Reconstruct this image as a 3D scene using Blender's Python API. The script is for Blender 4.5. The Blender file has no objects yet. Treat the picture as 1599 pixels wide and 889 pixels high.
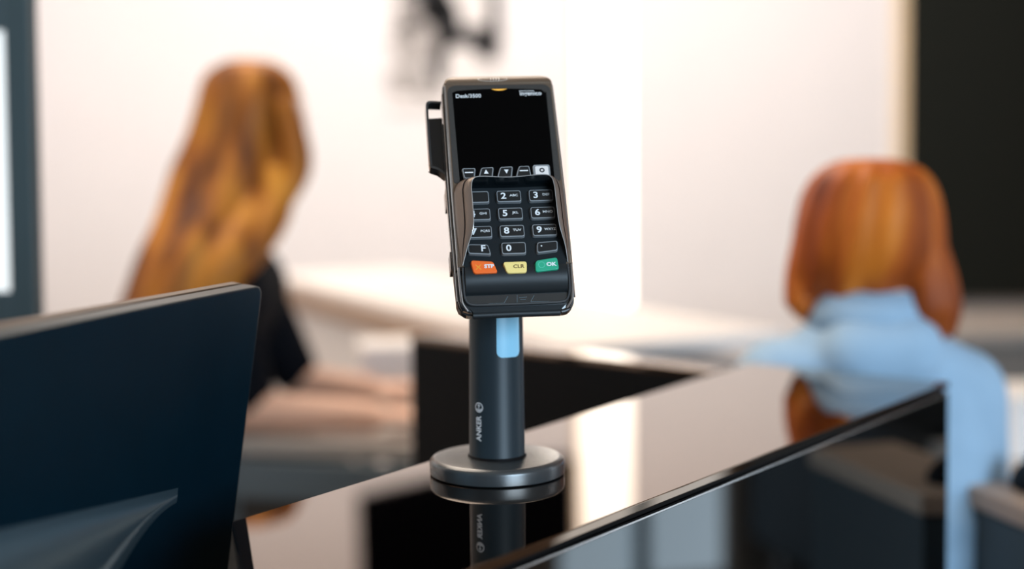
import bpy, bmesh, math, random
from mathutils import Vector, Matrix
random.seed(7)
R = math.radians
S = bpy.context.scene
COL = S.collection

# ------------------------------------------------------------------ camera, world, lights, exposure
F = 2000.0; CX = 799.5; CY = 365.0; PITCH = math.atan(85 / 2000.0); ROLL = 0.008
CAM = Vector((0, 0, 1.27))
cp, sp = math.cos(PITCH), math.sin(PITCH)
FW = Vector((0, cp, -sp)); U0 = Vector((0, sp, cp)); R0 = Vector((1, 0, 0))
RT = R0 * math.cos(ROLL) - U0 * math.sin(ROLL); UP = U0 * math.cos(ROLL) + R0 * math.sin(ROLL)
cd = bpy.data.cameras.new('camera'); cam = bpy.data.objects.new('camera', cd); COL.objects.link(cam)
cam.matrix_world = Matrix(((RT.x, UP.x, -FW.x, 0), (RT.y, UP.y, -FW.y, 0), (RT.z, UP.z, -FW.z, 1.27), (0, 0, 0, 1)))
cd.sensor_width = 36; cd.lens = F / 1599 * 36; cd.shift_y = -(444.5 - CY) / 1599; cd.clip_start = .02
cd.dof.use_dof = True; cd.dof.focus_distance = .893; cd.dof.aperture_fstop = 1.9
S.camera = cam

def at(x, y, Y):
    """world point seen at photo pixel (x, y) at depth Y"""
    r = FW + RT * ((x - CX) / F) - UP * ((y - CY) / F)
    return CAM + r * (Y / r.y)

w = bpy.data.worlds.new('world'); S.world = w; w.use_nodes = True
w.node_tree.nodes['Background'].inputs[0].default_value = (.62, .8, 1, 1)
w.node_tree.nodes['Background'].inputs[1].default_value = 1.0

def area(name, loc, target, sx, sy, power, color):
    d = bpy.data.lights.new(name, 'AREA'); d.shape = 'RECTANGLE'; d.size = sx; d.size_y = sy
    d.energy = power; d.color = color
    o = bpy.data.objects.new(name, d); COL.objects.link(o); o.location = loc
    o.rotation_euler = (Vector(target) - Vector(loc)).to_track_quat('-Z', 'Y').to_euler()
    return o
area('ceiling_light_wall_wash', (0, 5.6, 3.7), (0, 8.0, 1.3), 6.0, 1.0, 208, (1, .92, .88))
area('ceiling_light_middle', (-.5, 2.9, 3.72), (0, 2.7, .6), 4.6, 2.6, 210, (1, .86, .72))
area('window_daylight', (2.2, -2.6, 1.9), (.1, 1.2, 1.1), 2.2, 1.7, 190, (.62, .82, 1))
S.view_settings.view_transform = 'Standard'; S.view_settings.look = 'None'
S.view_settings.gamma = 1; S.view_settings.use_curve_mapping = False
S.view_settings.exposure = 0.0

# ------------------------------------------------------------------ materials
def mat(name, color, rough=.5, metal=0, ior=1.5, spec=None, tint=None, coat=0, emit=None, estr=0, noise=0, nscale=60, bump=0, bscale=300, sheen=0, trans=0):
    m = bpy.data.materials.new(name); m.use_nodes = True
    nt = m.node_tree; b = nt.nodes['Principled BSDF']
    b.inputs['Base Color'].default_value = (*color, 1); b.inputs['Roughness'].default_value = rough
    b.inputs['Metallic'].default_value = metal; b.inputs['IOR'].default_value = ior
    if spec is not None: b.inputs['Specular IOR Level'].default_value = spec
    if tint: b.inputs['Specular Tint'].default_value = (*tint, 1)
    b.inputs['Coat Weight'].default_value = coat; b.inputs['Coat Roughness'].default_value = .1
    b.inputs['Sheen Weight'].default_value = sheen; b.inputs['Transmission Weight'].default_value = trans
    if emit: b.inputs['Emission Color'].default_value = (*emit, 1); b.inputs['Emission Strength'].default_value = estr
    if noise:
        tc = nt.nodes.new('ShaderNodeTexCoord'); n = nt.nodes.new('ShaderNodeTexNoise'); n.inputs['Scale'].default_value = nscale
        nt.links.new(tc.outputs['Object'], n.inputs['Vector'])
        mx = nt.nodes.new('ShaderNodeMix'); mx.data_type = 'RGBA'
        mx.inputs['A'].default_value = (*[c * (1 - noise) for c in color], 1); mx.inputs['B'].default_value = (*[min(1, c * (1 + noise)) for c in color], 1)
        nt.links.new(n.outputs['Fac'], mx.inputs['Factor']); nt.links.new(mx.outputs['Result'], b.inputs['Base Color'])
    if bump:
        tc = nt.nodes.new('ShaderNodeTexCoord'); n = nt.nodes.new('ShaderNodeTexNoise'); n.inputs['Scale'].default_value = bscale
        nt.links.new(tc.outputs['Object'], n.inputs['Vector'])
        bp = nt.nodes.new('ShaderNodeBump'); bp.inputs['Strength'].default_value = bump; bp.inputs['Distance'].default_value = .001
        nt.links.new(n.outputs['Fac'], bp.inputs['Height']); nt.links.new(bp.outputs['Normal'], b.inputs['Normal'])
    return m
M = {}
M['wall'] = mat('warm_white_paint', (.84, .81, .80), .9, noise=.02, nscale=3)
M['wall_dark'] = mat('grey_paint', (.16, .14, .125), .7)
M['wall_brown'] = mat('taupe_paint', (.30, .235, .19), .8)
M['lit_cool'] = mat('daylight_pane', (.8, .85, .9), .3, emit=(.72, .87, 1), estr=2.2)
M['ceiling'] = mat('ceiling_paint', (.50, .41, .33), .9)
M['floor'] = mat('brown_floor', (.20, .155, .12), .45, noise=.15, nscale=4)
M['board'] = mat('blackboard', (.007, .0085, .006), .8, spec=.2)
M['black_glass'] = mat('black_lacquered_glass', (.19, .138, .102), .02, metal=1)
M['black_glass_front'] = mat('black_lacquered_glass_front', (.085, .095, .10), .03, metal=1)
M['black_matt'] = mat('black_laminate', (.0015, .0015, .002), .6, spec=.15)
M['glass_edge'] = mat('polished_glass_edge', (.004, .014, .02), .12, ior=1.6)
M['alu'] = mat('brushed_aluminium_edge', (.55, .55, .56), .25, metal=1)
M['stand'] = mat('dark_grey_powder_coat', (.020, .030, .037), .38, spec=.25, bump=.08, bscale=1800)
M['stand_disc'] = mat('dark_grey_satin_disc', (.034, .040, .044), .27, spec=1, bump=.06, bscale=1800)
M['stand_text'] = mat('white_print', (.8, .82, .84), .5)
M['blue'] = mat('blue_reflection', (.30, .62, .82), .25)  # flat blue stands in for bluish reflected light
M['shell'] = mat('graphite_warm_sheen', (.10, .070, .050), .32, spec=1, tint=(1, .78, .6), noise=.35, nscale=900, bump=.15, bscale=1600)  # brown base and tint carry the warm ceiling reflection on dark grey plastic
M['shell2'] = mat('dark_side_plastic', (.02, .022, .024), .24, coat=.6)
M['edge_glint'] = mat('pale_edge_glint', (.62, .61, .61), .2, metal=.9)  # bright metal paints the silver highlight lines of the edges
M['frame_grey'] = mat('speckled_grey_plastic', (.035, .033, .031), .45, noise=.4, nscale=1200)
M['screen'] = mat('black_screen_glass', (.0008, .0009, .0012), .12, spec=.06)
M['pad'] = mat('black_keypad_plastic', (.004, .008, .011), .45, spec=.3, bump=.08, bscale=5000)
M['key'] = mat('translucent_grey_key', (.25, .265, .28), .38)
M['keytop'] = mat('black_key_top', (.006, .008, .010), .3)
M['white'] = mat('white_legend', (.85, .86, .87), .5, emit=(1, 1, 1), estr=.0)
M['red'] = mat('orange_red_key', (1, .16, .018), .4)
M['yellow'] = mat('yellow_key', (1, .77, .27), .4)
M['yellow_mark'] = mat('yellow_mark', (.9, .42, .03), .5)
M['green'] = mat('green_key', (.02, .40, .23), .4)
M['green_mark'] = mat('pale_green_mark', (.12, .62, .42), .5)
M['brown_ink'] = mat('brown_ink', (.10, .045, .01), .5)
M['amber'] = mat('amber_led', (.8, .4, .05), .4, emit=(1, .5, .08), estr=.55)
M['shield'] = mat('shield_warm_sheen', (.14, .105, .087), .34, spec=1, tint=(1, .78, .62), bump=.08, bscale=1500)  # dark plastic; brown sheen from the bright surroundings is put into its colour
M['shield_in'] = mat('shield_inner_gloss', (.003, .006, .008), .2)
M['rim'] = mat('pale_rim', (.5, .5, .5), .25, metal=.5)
M['lip'] = mat('black_textured_plastic', (.010, .014, .017), .42, spec=.4, bump=.12, bscale=5000)
M['monitor'] = mat('navy_black_plastic', (.001, .010, .018), .34, spec=.3, tint=(.6, .9, 1), noise=.15, nscale=30, bump=.05, bscale=2000)
M['monitor_edge'] = mat('bronze_grey_edge', (.075, .046, .028), .4, spec=.4, tint=(1, .75, .58))
M['monitor_seam'] = mat('dark_seam', (.01, .01, .01), .5)
M['hood'] = mat('satin_navy', (.12, .19, .235), .36, metal=.8)
M['desk_dark'] = mat('dark_desk', (.003, .004, .005), .9, spec=.15)
M['desk_grey'] = mat('grey_blue_desk', (.10, .13, .15), .4)
M['desk_top'] = mat('grey_desk_top', (.42, .37, .33), .45)
M['wood'] = mat('brown_wood_edge', (.42, .29, .21), .5, noise=.2, nscale=10)
M['offwhite'] = mat('off_white_laminate', (.82, .78, .76), .5)
M['skin'] = mat('skin', (.83, .50, .36), .5, noise=.06, nscale=20)
M['hairA'] = mat('long_auburn_hair', (.42, .165, .02), .55, spec=.3)
M['hairB'] = mat('copper_hair', (.50, .135, .012), .55, spec=.3)
M['black_cloth'] = mat('black_cloth', (.005, .006, .009), .95, spec=.1)
M['blue_cloth'] = mat('light_blue_cotton', (.36, .52, .68), .9, noise=.06, nscale=40)
M['navy_cloth'] = mat('navy_trousers', (.02, .03, .05), .9)
M['frame_dark'] = mat('slate_grey_frame', (.05, .075, .082), .5)
M['lit'] = mat('lit_white_screen', (.8, .8, .8), .3, emit=(.93, .95, .92), estr=.75)
M['slit'] = mat('bright_window_light', (.9, .85, .8), .5, emit=(1, .93, .82), estr=3.2)
M['cream'] = mat('cream_reveal', (.86, .66, .42), .8)
M['ink'] = mat('black_print', (.01, .01, .012), .7)
M['ink2'] = mat('grey_print', (.40, .37, .35), .7)
M['paper'] = mat('poster_paper', (.80, .76, .73), .8)
M['dark_screen'] = mat('black_flocked_board', (.0015, .0015, .002), 1, spec=0)
M['chair'] = mat('dark_navy_upholstery', (.008, .014, .02), .7)
M['grey_light'] = mat('pale_grey_laminate', (.45, .52, .57), .5)
M['slate'] = mat('slate_laminate', (.045, .06, .068), .5)
M['dust'] = mat('dust', (.6, .55, .5), .8)

def hair_nodes(m, dark, mid, light, scale):
    nt = m.node_tree; b = nt.nodes['Principled BSDF']
    tc = nt.nodes.new('ShaderNodeTexCoord'); mp = nt.nodes.new('ShaderNodeMapping'); mp.inputs['Scale'].default_value = (scale, scale, scale * .12)
    n = nt.nodes.new('ShaderNodeTexNoise'); n.inputs['Scale'].default_value = 1; n.inputs['Detail'].default_value = 6
    cr = nt.nodes.new('ShaderNodeValToRGB'); cr.color_ramp.elements[0].position = .35; cr.color_ramp.elements[1].position = .68
    cr.color_ramp.elements[0].color = (*dark, 1); cr.color_ramp.elements[1].color = (*light, 1)
    e = cr.color_ramp.elements.new(.5); e.color = (*mid, 1)
    nt.links.new(tc.outputs['Object'], mp.inputs[0]); nt.links.new(mp.outputs[0], n.inputs['Vector'])
    nt.links.new(n.outputs['Fac'], cr.inputs[0]); nt.links.new(cr.outputs[0], b.inputs['Base Color'])
hair_nodes(M['hairA'], (.10, .025, .004), (.34, .105, .010), (.66, .27, .03), 14)
hair_nodes(M['hairB'], (.15, .022, .003), (.42, .085, .007), (.75, .22, .02), 14)

# ------------------------------------------------------------------ helpers
def tag(o, label=None, cat=None, group=None, kind=None):
    if label: o['label'] = label
    if cat: o['category'] = cat
    if group: o['group'] = group
    if kind: o['kind'] = kind
    return o
def thing(name, loc, label, cat, group=None, mtx=None):
    o = bpy.data.objects.new(name, None); COL.objects.link(o); o.empty_display_size = .02
    if mtx is not None: o.matrix_world = mtx
    else: o.location = loc
    return tag(o, label, cat, group)
def mesh_obj(name, me, m, parent=None, smooth=False, bevel=0, seg=2):
    o = bpy.data.objects.new(name, me); COL.objects.link(o)
    for mm in (m if isinstance(m, (list, tuple)) else [m]): me.materials.append(mm)
    if parent: o.parent = parent
    if smooth:
        for p in me.polygons: p.use_smooth = True
        if smooth != 'all':
            try: me.set_sharp_from_angle(angle=R(35))
            except Exception: pass
    if bevel:
        b = o.modifiers.new('bevel', 'BEVEL'); b.width = bevel; b.segments = seg; b.limit_method = 'ANGLE'; b.angle_limit = R(35)
    return o
class MB:
    def __init__(s): s.v = []; s.f = []; s.mi = []
    def add(s, verts, faces, mi=0):
        k = len(s.v); s.v += [tuple(v) for v in verts]; s.f += [tuple(i + k for i in f) for f in faces]; s.mi += [mi] * len(faces); return s
    def box(s, a, b, mi=0):
        (x0, y0, z0), (x1, y1, z1) = a, b
        return s.add([(x0,y0,z0),(x1,y0,z0),(x1,y1,z0),(x0,y1,z0),(x0,y0,z1),(x1,y0,z1),(x1,y1,z1),(x0,y1,z1)],
                     [(0,3,2,1),(4,5,6,7),(0,1,5,4),(1,2,6,5),(2,3,7,6),(3,0,4,7)], mi)
    def prism(s, poly, z0, z1, inset=0, mi=0):
        n = len(poly); c = Vector((sum(p[0] for p in poly) / n, sum(p[1] for p in poly) / n))
        top = []
        for p in poly:
            d = Vector((p[0], p[1])) - c; L = d.length or 1
            q = c + d * max(0, (L - inset)) / L; top.append((q.x, q.y, z1))
        a = [(p[0], p[1], z0) for p in poly]
        return s.add(a + top, [tuple(range(n))[::-1], tuple(range(n, 2 * n))] + [(i, (i + 1) % n, n + (i + 1) % n, n + i) for i in range(n)], mi)
    def loft(s, rings, cap=True, close=True, mi=0):
        n = len(rings[0]); v = [p for r in rings for p in r]; f = []
        m = n if close else n - 1
        for i in range(len(rings) - 1):
            for j in range(m):
                f.append((i * n + j, i * n + (j + 1) % n, (i + 1) * n + (j + 1) % n, (i + 1) * n + j))
        if cap and close: f += [tuple(range(n))[::-1], tuple(range((len(rings) - 1) * n, len(rings) * n))]
        return s.add(v, f, mi)
    def tube(s, pts, r, n=10, mi=0):
        pts = [Vector(p) for p in pts]; rs = r if isinstance(r, (list, tuple)) else [r] * len(pts)
        rings = []; prev = None
        for i, p in enumerate(pts):
            t = (pts[min(i + 1, len(pts) - 1)] - pts[max(i - 1, 0)]).normalized()
            if prev is None: a = t.orthogonal().normalized()
            else: a = (prev - t * prev.dot(t)).normalized()
            prev = a; b = t.cross(a)
            rings.append([p + (a * math.cos(2 * math.pi * k / n) + b * math.sin(2 * math.pi * k / n)) * rs[i] for k in range(n)])
        return s.loft(rings, mi=mi)
    def lathe(s, prof, c=(0, 0, 0), n=48, mi=0):
        return s.loft([[(c[0] + r * math.cos(2 * math.pi * k / n), c[1] + r * math.sin(2 * math.pi * k / n), c[2] + z) for k in range(n)] for r, z in prof], mi=mi)
    def sphere(s, c, r, n=16, mi=0):
        rx, ry, rz = r if isinstance(r, (tuple, list)) else (r, r, r)
        rings = []
        for i in range(n + 1):
            a = math.pi * (i + .02) / (n + .04) - math.pi / 2
            rings.append([(c[0] + rx * math.cos(a) * math.cos(2 * math.pi * k / (2 * n)), c[1] + ry * math.cos(a) * math.sin(2 * math.pi * k / (2 * n)), c[2] + rz * math.sin(a)) for k in range(2 * n)])
        return s.loft(rings, mi=mi)
    def mesh(s, name, xf=None):
        me = bpy.data.meshes.new(name); v = s.v
        if xf is not None: v = [tuple(xf @ Vector(p)) for p in v]
        me.from_pydata(v, [], s.f)
        for p, i in zip(me.polygons, s.mi): p.material_index = i
        bm = bmesh.new(); bm.from_mesh(me); bmesh.ops.recalc_face_normals(bm, faces=bm.faces); bm.to_mesh(me); bm.free()
        return me
    def build(s, name, m, parent=None, smooth=False, bevel=0, seg=2, xf=None):
        return mesh_obj(name, s.mesh(name, xf), m, parent, smooth, bevel, seg)
def round_poly(pts, r, n=5):
    out = []; N = len(pts); rr = r if isinstance(r, (list, tuple)) else [r] * N
    for i in range(N):
        p = Vector(pts[i]); a = (Vector(pts[i - 1]) - p); b = (Vector(pts[(i + 1) % N]) - p)
        q = min(rr[i], a.length * .45, b.length * .45)
        if q <= 0: out.append(tuple(p)); continue
        s0 = p + a.normalized() * q; s1 = p + b.normalized() * q
        for k in range(n + 1):
            t = k / n; out.append(tuple(s0 * (1 - t) ** 2 + p * 2 * t * (1 - t) + s1 * t * t))
    return out
def rrect(x0, y0, x1, y1, r, n=5): return round_poly([(x0, y0), (x1, y0), (x1, y1), (x0, y1)], r, n)
mm = Matrix.Scale(.001, 4)
def smooth_path(pts, k=6):
    P = [Vector(p) for p in pts]; out = []
    for i in range(len(P) - 1):
        p0 = P[max(i - 1, 0)]; p1 = P[i]; p2 = P[i + 1]; p3 = P[min(i + 2, len(P) - 1)]
        for j in range(k):
            t = j / k
            out.append(.5 * ((2 * p1) + (p2 - p0) * t + (2 * p0 - 5 * p1 + 4 * p2 - p3) * t * t + (3 * p1 - p0 - 3 * p2 + p3) * t ** 3))
    out.append(P[-1]); return out
def text_mesh(s, size, bold=0, xs=1.0, depth=.06, align='CENTER'):
    """flat lettering, units as given, centred on its own origin"""
    cu = bpy.data.curves.new('lettering', 'FONT'); cu.body = s; cu.size = size; cu.offset = bold; cu.extrude = depth
    cu.align_x = align; cu.align_y = 'CENTER'; cu.resolution_u = 4
    o = bpy.data.objects.new('lettering', cu); COL.objects.link(o)
    dg = bpy.context.evaluated_depsgraph_get(); dg.update()
    me = bpy.data.meshes.new_from_object(o.evaluated_get(dg)); bpy.data.objects.remove(o); bpy.data.curves.remove(cu)
    me.transform(Matrix.Diagonal((xs, 1, 1, 1))); me.materials.clear()
    return me
def legend(name, s, size, u, v, wz, m, parent, bold=0, xs=1.0, align='CENTER', shear=0):
    me = text_mesh(s, size, bold, xs, .08, align)
    if shear:
        for q in me.vertices: q.co.x += q.co.y * shear
    me.transform(mm @ Matrix.Translation((u, v, wz)))
    return mesh_obj(name, me, m, parent)
def struct(name, mb, m, **k): return tag(mb.build(name, m, **k), kind='structure')

# ------------------------------------------------------------------ the room
YB = 8.0; ZC = 3.8; XR = 3.0
struct('floor', MB().box((-3, -3, -.1), (XR + 1.4, YB + .1, 0)), M['floor'])
struct('ceiling', MB().box((-3, -3, ZC), (XR + 1.4, YB + .1, ZC + .1)), M['ceiling'])
pA, pB, pC, pD = at(898, 300, YB).x, at(988, 300, YB).x, at(1396, 300, YB).x, at(1413, 300, YB).x
mb = MB(); mb.box((-3, YB, 0), (pA, YB + .1, ZC)); mb.box((pB, YB, 0), (XR + 1.4, YB + .1, ZC)); mb.box((pA, YB, 0), (pB, YB + .1, .1))
struct('wall_back', mb, M['wall'])
win = MB(); win.box((pA + .03, YB + .06, .1), (pB - .02, YB + .08, ZC - .02))
wn = struct('window_1', win, M['slit'])
MB().box((pA, YB - .01, .1), (pA + .03, YB + .1, ZC)).build('window_frame', M['cream'], wn)
MB().box((pB - .02, YB - .01, .1), (pB, YB + .1, ZC)).build('window_frame', M['wall'], wn)
struct('wall_left', MB().box((-3.1, -3, 0), (-3, YB + .1, ZC)), M['wall'])
mb = MB(); mb.box((XR, -3, 0), (XR + .1, 1.72, ZC)); mb.box((XR, 2.28, 0), (XR + .1, 3.9, ZC)); mb.box((XR, 3.9, 0), (XR + 1.4, 4.0, ZC)); mb.box((XR + 1.3, 4.0, 0), (XR + 1.4, YB + .1, ZC)); mb.box((XR, 1.72, 2.6), (XR + .1, 2.28, ZC))
struct('wall_right', mb, M['wall_brown'])
wn = struct('window_2', MB().box((XR + .05, 1.72, 0), (XR + .07, 2.28, 2.6)), M['lit_cool'])
MB().box((XR - .01, 1.98, 0), (XR + .05, 2.01, 2.6)).build('window_frame', M['frame_dark'], wn)
struct('edge_glint_1', MB().box((pC, YB - .03, 0), (pD, YB, ZC)), M['cream'], bevel=.004)
mb = MB(); mb.box((-3, -3.1, 0), (.8, -3, ZC)); mb.box((2.9, -3.1, 0), (XR + .1, -3, ZC)); mb.box((.8, -3.1, 0), (2.9, -3, .8)); mb.box((.8, -3.1, 2.8), (2.9, -3, ZC))
struct('wall_front', mb, M['wall_dark'])

# dark board on the wall, right
z0 = at(1500, 470, YB - .06).z
bd = thing('wall_board', (pD + .3, YB - .03, z0), 'large matt black board filling the right end of the white wall', 'board')
def local(o, xf=None): return Matrix.Translation(-o.location) if xf is None else xf
MB().box((pD, YB - .055, z0), (XR + 1.28, YB - .005, ZC - .02)).build('panel', M['board'], bd, xf=local(bd))
MB().box((pD, YB - .07, z0 - .03), (XR + 1.28, YB - .005, z0)).build('bottom_rail', mat('grey_brown_rail', (.13, .115, .10), .5), bd, xf=local(bd))

# low cabinet under the board, far right
cb = thing('low_cabinet', (2.2, 4.2, 0), 'grey-brown low cabinet under the black board at the right edge', 'cabinet')
zc = at(1550, 525, 4.0).z
x0 = at(1455, 500, 4.0).x
MB().box((x0, 4.08, .0), (3.5, 4.66, zc - .03)).build('body', mat('grey_brown_laminate', (.16, .135, .115), .5), cb, bevel=.004, xf=local(cb))
MB().box((x0 - .02, 4.05, zc - .03), (3.52, 4.68, zc)).build('top', mat('taupe_top', (.34, .30, .27), .4), cb, bevel=.004, xf=local(cb))
for i in range(3):
    a = x0 + .02 + i * .70
    d = MB().box((a, 4.06, .08), (a + .66, 4.08, zc - .06)).build('door', mat('taupe_door', (.17, .145, .125), .5), cb, bevel=.003, xf=local(cb))
    h = MB().box((a + .05, 4.045, zc - .2), (a + .07, 4.06, zc - .1)).build('handle', M['alu'], cb, bevel=.003, xf=local(cb)); h.parent = d

# poster, upper middle: abstract black print
D = YB - .02
po = thing('wall_poster', at(690, 0, D), 'blurred black and grey abstract print on the white wall behind the card terminal', 'poster')
a = at(606, -46, D); b = at(784, 172, D)
MB().box((a.x, D - .008, b.z), (b.x, D + .015, a.z)).build('sheet', M['paper'], po, xf=local(po))
pr = MB()
for (x, y, rx, ry, c) in [(664, 2, 36, 30, 0), (692, 36, 24, 40, 0), (684, 88, 12, 42, 0), (742, 58, 36, 15, 0), (760, 78, 16, 17, 0), (771, 24, 8, 66, 0), (636, 22, 16, 26, 1), (646, 66, 30, 34, 1), (636, 126, 28, 20, 1), (672, 142, 16, 12, 1)]:
    p = at(x, y, D); n = 28; rx *= 1.18; ry *= 1.12
    ring = [(p.x + rx * D / F * math.cos(t * 2 * math.pi / n) * (1 + .08 * math.sin(3 * t)), p.z + ry * D / F * math.sin(t * 2 * math.pi / n)) for t in range(n)]
    k = D - .012 - .001 * c
    pr.add([(x_, k + .003, z_) for x_, z_ in ring] + [(x_, k, z_) for x_, z_ in ring], [tuple(range(n)), tuple(range(n, 2 * n))] + [(i, (i + 1) % n, n + (i + 1) % n, n + i) for i in range(n)], c)
pr.build('print', [M['ink'], M['ink2']], po, xf=local(po))

# black panel high on the wall above the print: out of the frame, mirrored in the counter top
hb = thing('wall_sign', at(730, -150, YB), 'matt black panel high on the wall, seen only mirrored in the counter top', 'sign')
pts = [(548, -108), (680, -78), (800, -52), (893, -52), (893, -330), (548, -330)]
pts = [(at(x, y, YB).x, min(at(x, y, YB).z, ZC - .03)) for x, y in pts]
mb = MB(); n_ = len(pts); mb.add([(x, YB - .045, z) for x, z in pts] + [(x, YB - .002, z) for x, z in pts], [tuple(range(n_)), tuple(range(n_, 2 * n_))] + [(i, (i + 1) % n_, n_ + (i + 1) % n_, n_ + i) for i in range(n_)])
mb.build('panel', M['dark_screen'], hb, bevel=.003, xf=local(hb))

# bench with a brown edge running back from the middle
q0 = Vector((.10, 2.42)); q1 = Vector((-.85, 4.42)); dr = (q1 - q0).normalized(); nr = Vector((-dr.y, dr.x)) * -1
ct = thing('side_counter', (q0.x, q0.y, 0), 'long off-white side counter with a brown front edge, behind the black partition', 'counter')
def quadprism(p, q, wdt, za, zb, off=0):
    p = Vector(p); q = Vector(q); d = (q - p).normalized(); n = Vector((d.y, -d.x))
    pts = [p + n * off, q + n * off, q + n * (off + wdt), p + n * (off + wdt)]
    return MB().prism([(v.x, v.y) for v in pts], za, zb)
quadprism(q0, q1, .5, .0, .88, .01).build('body', M['offwhite'], ct, xf=local(ct))
quadprism(q0, q1, .52, .925, .95, 0).build('worktop', M['offwhite'], ct, bevel=.003, xf=local(ct))
quadprism(q0, q1, .03, .865, .924, -.012).build('edge_strip', M['wood'], ct, bevel=.003, xf=local(ct))

# desk of the woman in black
zt = .80
dk = thing('office_desk', (-.5, 2.6, 0), 'grey desk carrying the forearm of the woman in black', 'desk')
dtop = [tuple(at(330, 640, 2.42).xy), tuple(at(655, 685, 2.30).xy), (-.12, 3.15), (-.95, 3.25), (-.78, 2.5)]
dtop = [(-.56, 2.335), (-.17, 2.25), (-.14, 2.8), (-.31, 3.05), (-.44, 3.08), (-.44, 2.46), (-.56, 2.41)]
MB().prism(dtop, zt - .03, zt).build('desk_top', M['desk_top'], dk, bevel=.004, xf=local(dk))
quadprism(dtop[0], dtop[1], .018, .70, zt - .032, .02).build('front_rail', M['desk_grey'], dk, bevel=.002, xf=local(dk))
quadprism(dtop[0], dtop[1], .02, .05, .695, -.06).build('modesty_panel', mat('dark_brown_panel', (.035, .03, .026), .5), dk, xf=local(dk))
for x, y in ((-.52, 2.385), (-.21, 2.36), (-.345, 2.98), (-.41, 3.02)): MB().box((x - .02, y - .02, 0), (x + .02, y + .02, zt - .031)).build('leg', M['desk_grey'], dk, bevel=.002, xf=local(dk))
# papers on it
pp = thing('paper_stack', (-.27, 2.89, zt), 'white stack of paper on the grey desk beside the woman in black', 'paper')
for i in range(3):
    MB().prism(rrect(-.08, -.10, .08, .10, .004), i * .035, i * .035 + .034).build('ream', M['offwhite'], pp).rotation_euler = (0, 0, .1 * i)

# black partition standing behind the counter
a = at(1112, 577, 1.47); b = at(641, 518, 1.84)
pa = thing('black_partition', (a.x, a.y, 0), 'matt black partition panel between counter and side counter', 'partition')
quadprism((a.x, a.y), (b.x, b.y), .035, .0, 1.038, 0).build('panel', M['black_matt'], pa, bevel=.002, xf=local(pa))
quadprism((a.x, a.y), (b.x, b.y), .045, 1.038, 1.047, -.002).build('top_cap', M['black_glass'], pa, bevel=.002, xf=local(pa))

# ------------------------------------------------------------------ the counter
NL = Vector((-.183, .820)); NB = Vector((-.121, .589)); FR = Vector((.4648, 1.3577)); FB = Vector((.2790, 1.5110))
ZT = 1.05
co = thing('reception_counter', ((NL.x + FR.x) / 2, 1.05, 0), 'glossy black glass-topped counter carrying the card terminal stand', 'counter')
quad = [NL, NB, FR, FB]
def inset(poly, d):
    c = sum((Vector(p) for p in poly), Vector((0, 0))) / len(poly); out = []
    n = len(poly)
    for i in range(n):
        p = Vector(poly[i]); a = (p - Vector(poly[i - 1])).normalized(); b = (Vector(poly[(i + 1) % n]) - p).normalized()
        na = Vector((a.y, -a.x)); nb_ = Vector((b.y, -b.x))
        if na.dot(c - p) < 0: na = -na
        if nb_.dot(c - p) < 0: nb_ = -nb_
        bis = (na + nb_); out.append(tuple(p + bis * d / (1 + na.dot(nb_))))
    return out
xf = local(co)
MB().prism([tuple(p) for p in quad], ZT - .006, ZT).build('top_panel', M['black_glass'], co, bevel=.0007, seg=3, xf=xf)
MB().prism(inset(quad, .004), ZT - .0105, ZT - .0062).build('shadow_gap', M['black_matt'], co, xf=xf)
MB().prism(inset(quad, .012), .02, ZT - .0107).build('carcass', M['black_matt'], co, xf=xf)
d = (FR - NB).normalized(); n = Vector((d.y, -d.x))
fp = [NB + d * .002, FR - d * .002, FR - d * .002 - n * .010, NB + d * .002 - n * .010]
MB().prism([tuple(p) for p in fp], .04, ZT - .011).build('front_panel', M['black_glass_front'], co, bevel=.0009, seg=3, xf=xf)
fe = [NB + d * .002 + n * .0004, FR - d * .002 + n * .0004, FR - d * .002 - n * .003, NB + d * .002 - n * .003]
MB().prism([tuple(p) for p in fe], ZT - .0125, ZT - .0108).build('edge_trim', M['alu'], co, bevel=.0005, xf=xf)
MB().prism(inset(quad, .03), 0, .02).build('plinth', M['black_matt'], co, xf=xf)

# ------------------------------------------------------------------ stand
BX, BY = -.0125, .9535
st = thing('payment_stand', (BX, BY, ZT), 'dark grey pole stand with round base on the black counter', 'stand')
MB().lathe([(.0485, 0), (.0487, .0005)]).build('foot_pad', M['black_matt'], st, smooth=True)
MB().lathe([(.0498, .0005), (.0505, .0012), (.0507, .0085), (.0502, .0103), (.0488, .0118), (.0468, .0126), (.0463, .0127), (.018, .0129)], n=96).build('base_disc', M['stand_disc'], st, smooth=True)
PR0, PR1 = .0209, .0198
def pr_at(z): return PR0 + (PR1 - PR0) * z / .15
MB().lathe([(PR0 + .0003, .0128), (PR0, .0135), (pr_at(.15), .15), (PR1 - .001, .151)], n=96).build('pole', M['stand'], st, smooth=True)
pole_parent = st.children[-1] if st.children else st
pole = [o for o in COL.objects if o.name.startswith('pole')][0]
MB().lathe([(PR0 + .0004, .0128), (PR0 + .0012, .013), (PR0 + .0004, .0146)], n=96).build('collar', M['black_matt'], st, smooth=True)
def wrap(me, ang0, z0, rad_off=.0002, rot=True):
    """bend flat lettering (mm) onto the pole; reads upwards"""
    for q in me.vertices:
        tx, ty, tz = q.co
        z = z0 + tx * .001 if rot else z0 + ty * .001
        s_ = -ty * .001 if rot else tx * .001
        r = pr_at(z) + rad_off + max(0, tz) * .001
        th = ang0 + s_ / pr_at(z)
        q.co = (r * math.sin(th), -r * math.cos(th), z)
zA = (at(748, 690, BY - .017)).z - ZT; zE = (at(748, 650, BY - .017)).z - ZT
A0 = math.asin(-27.5 / 44)
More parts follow.
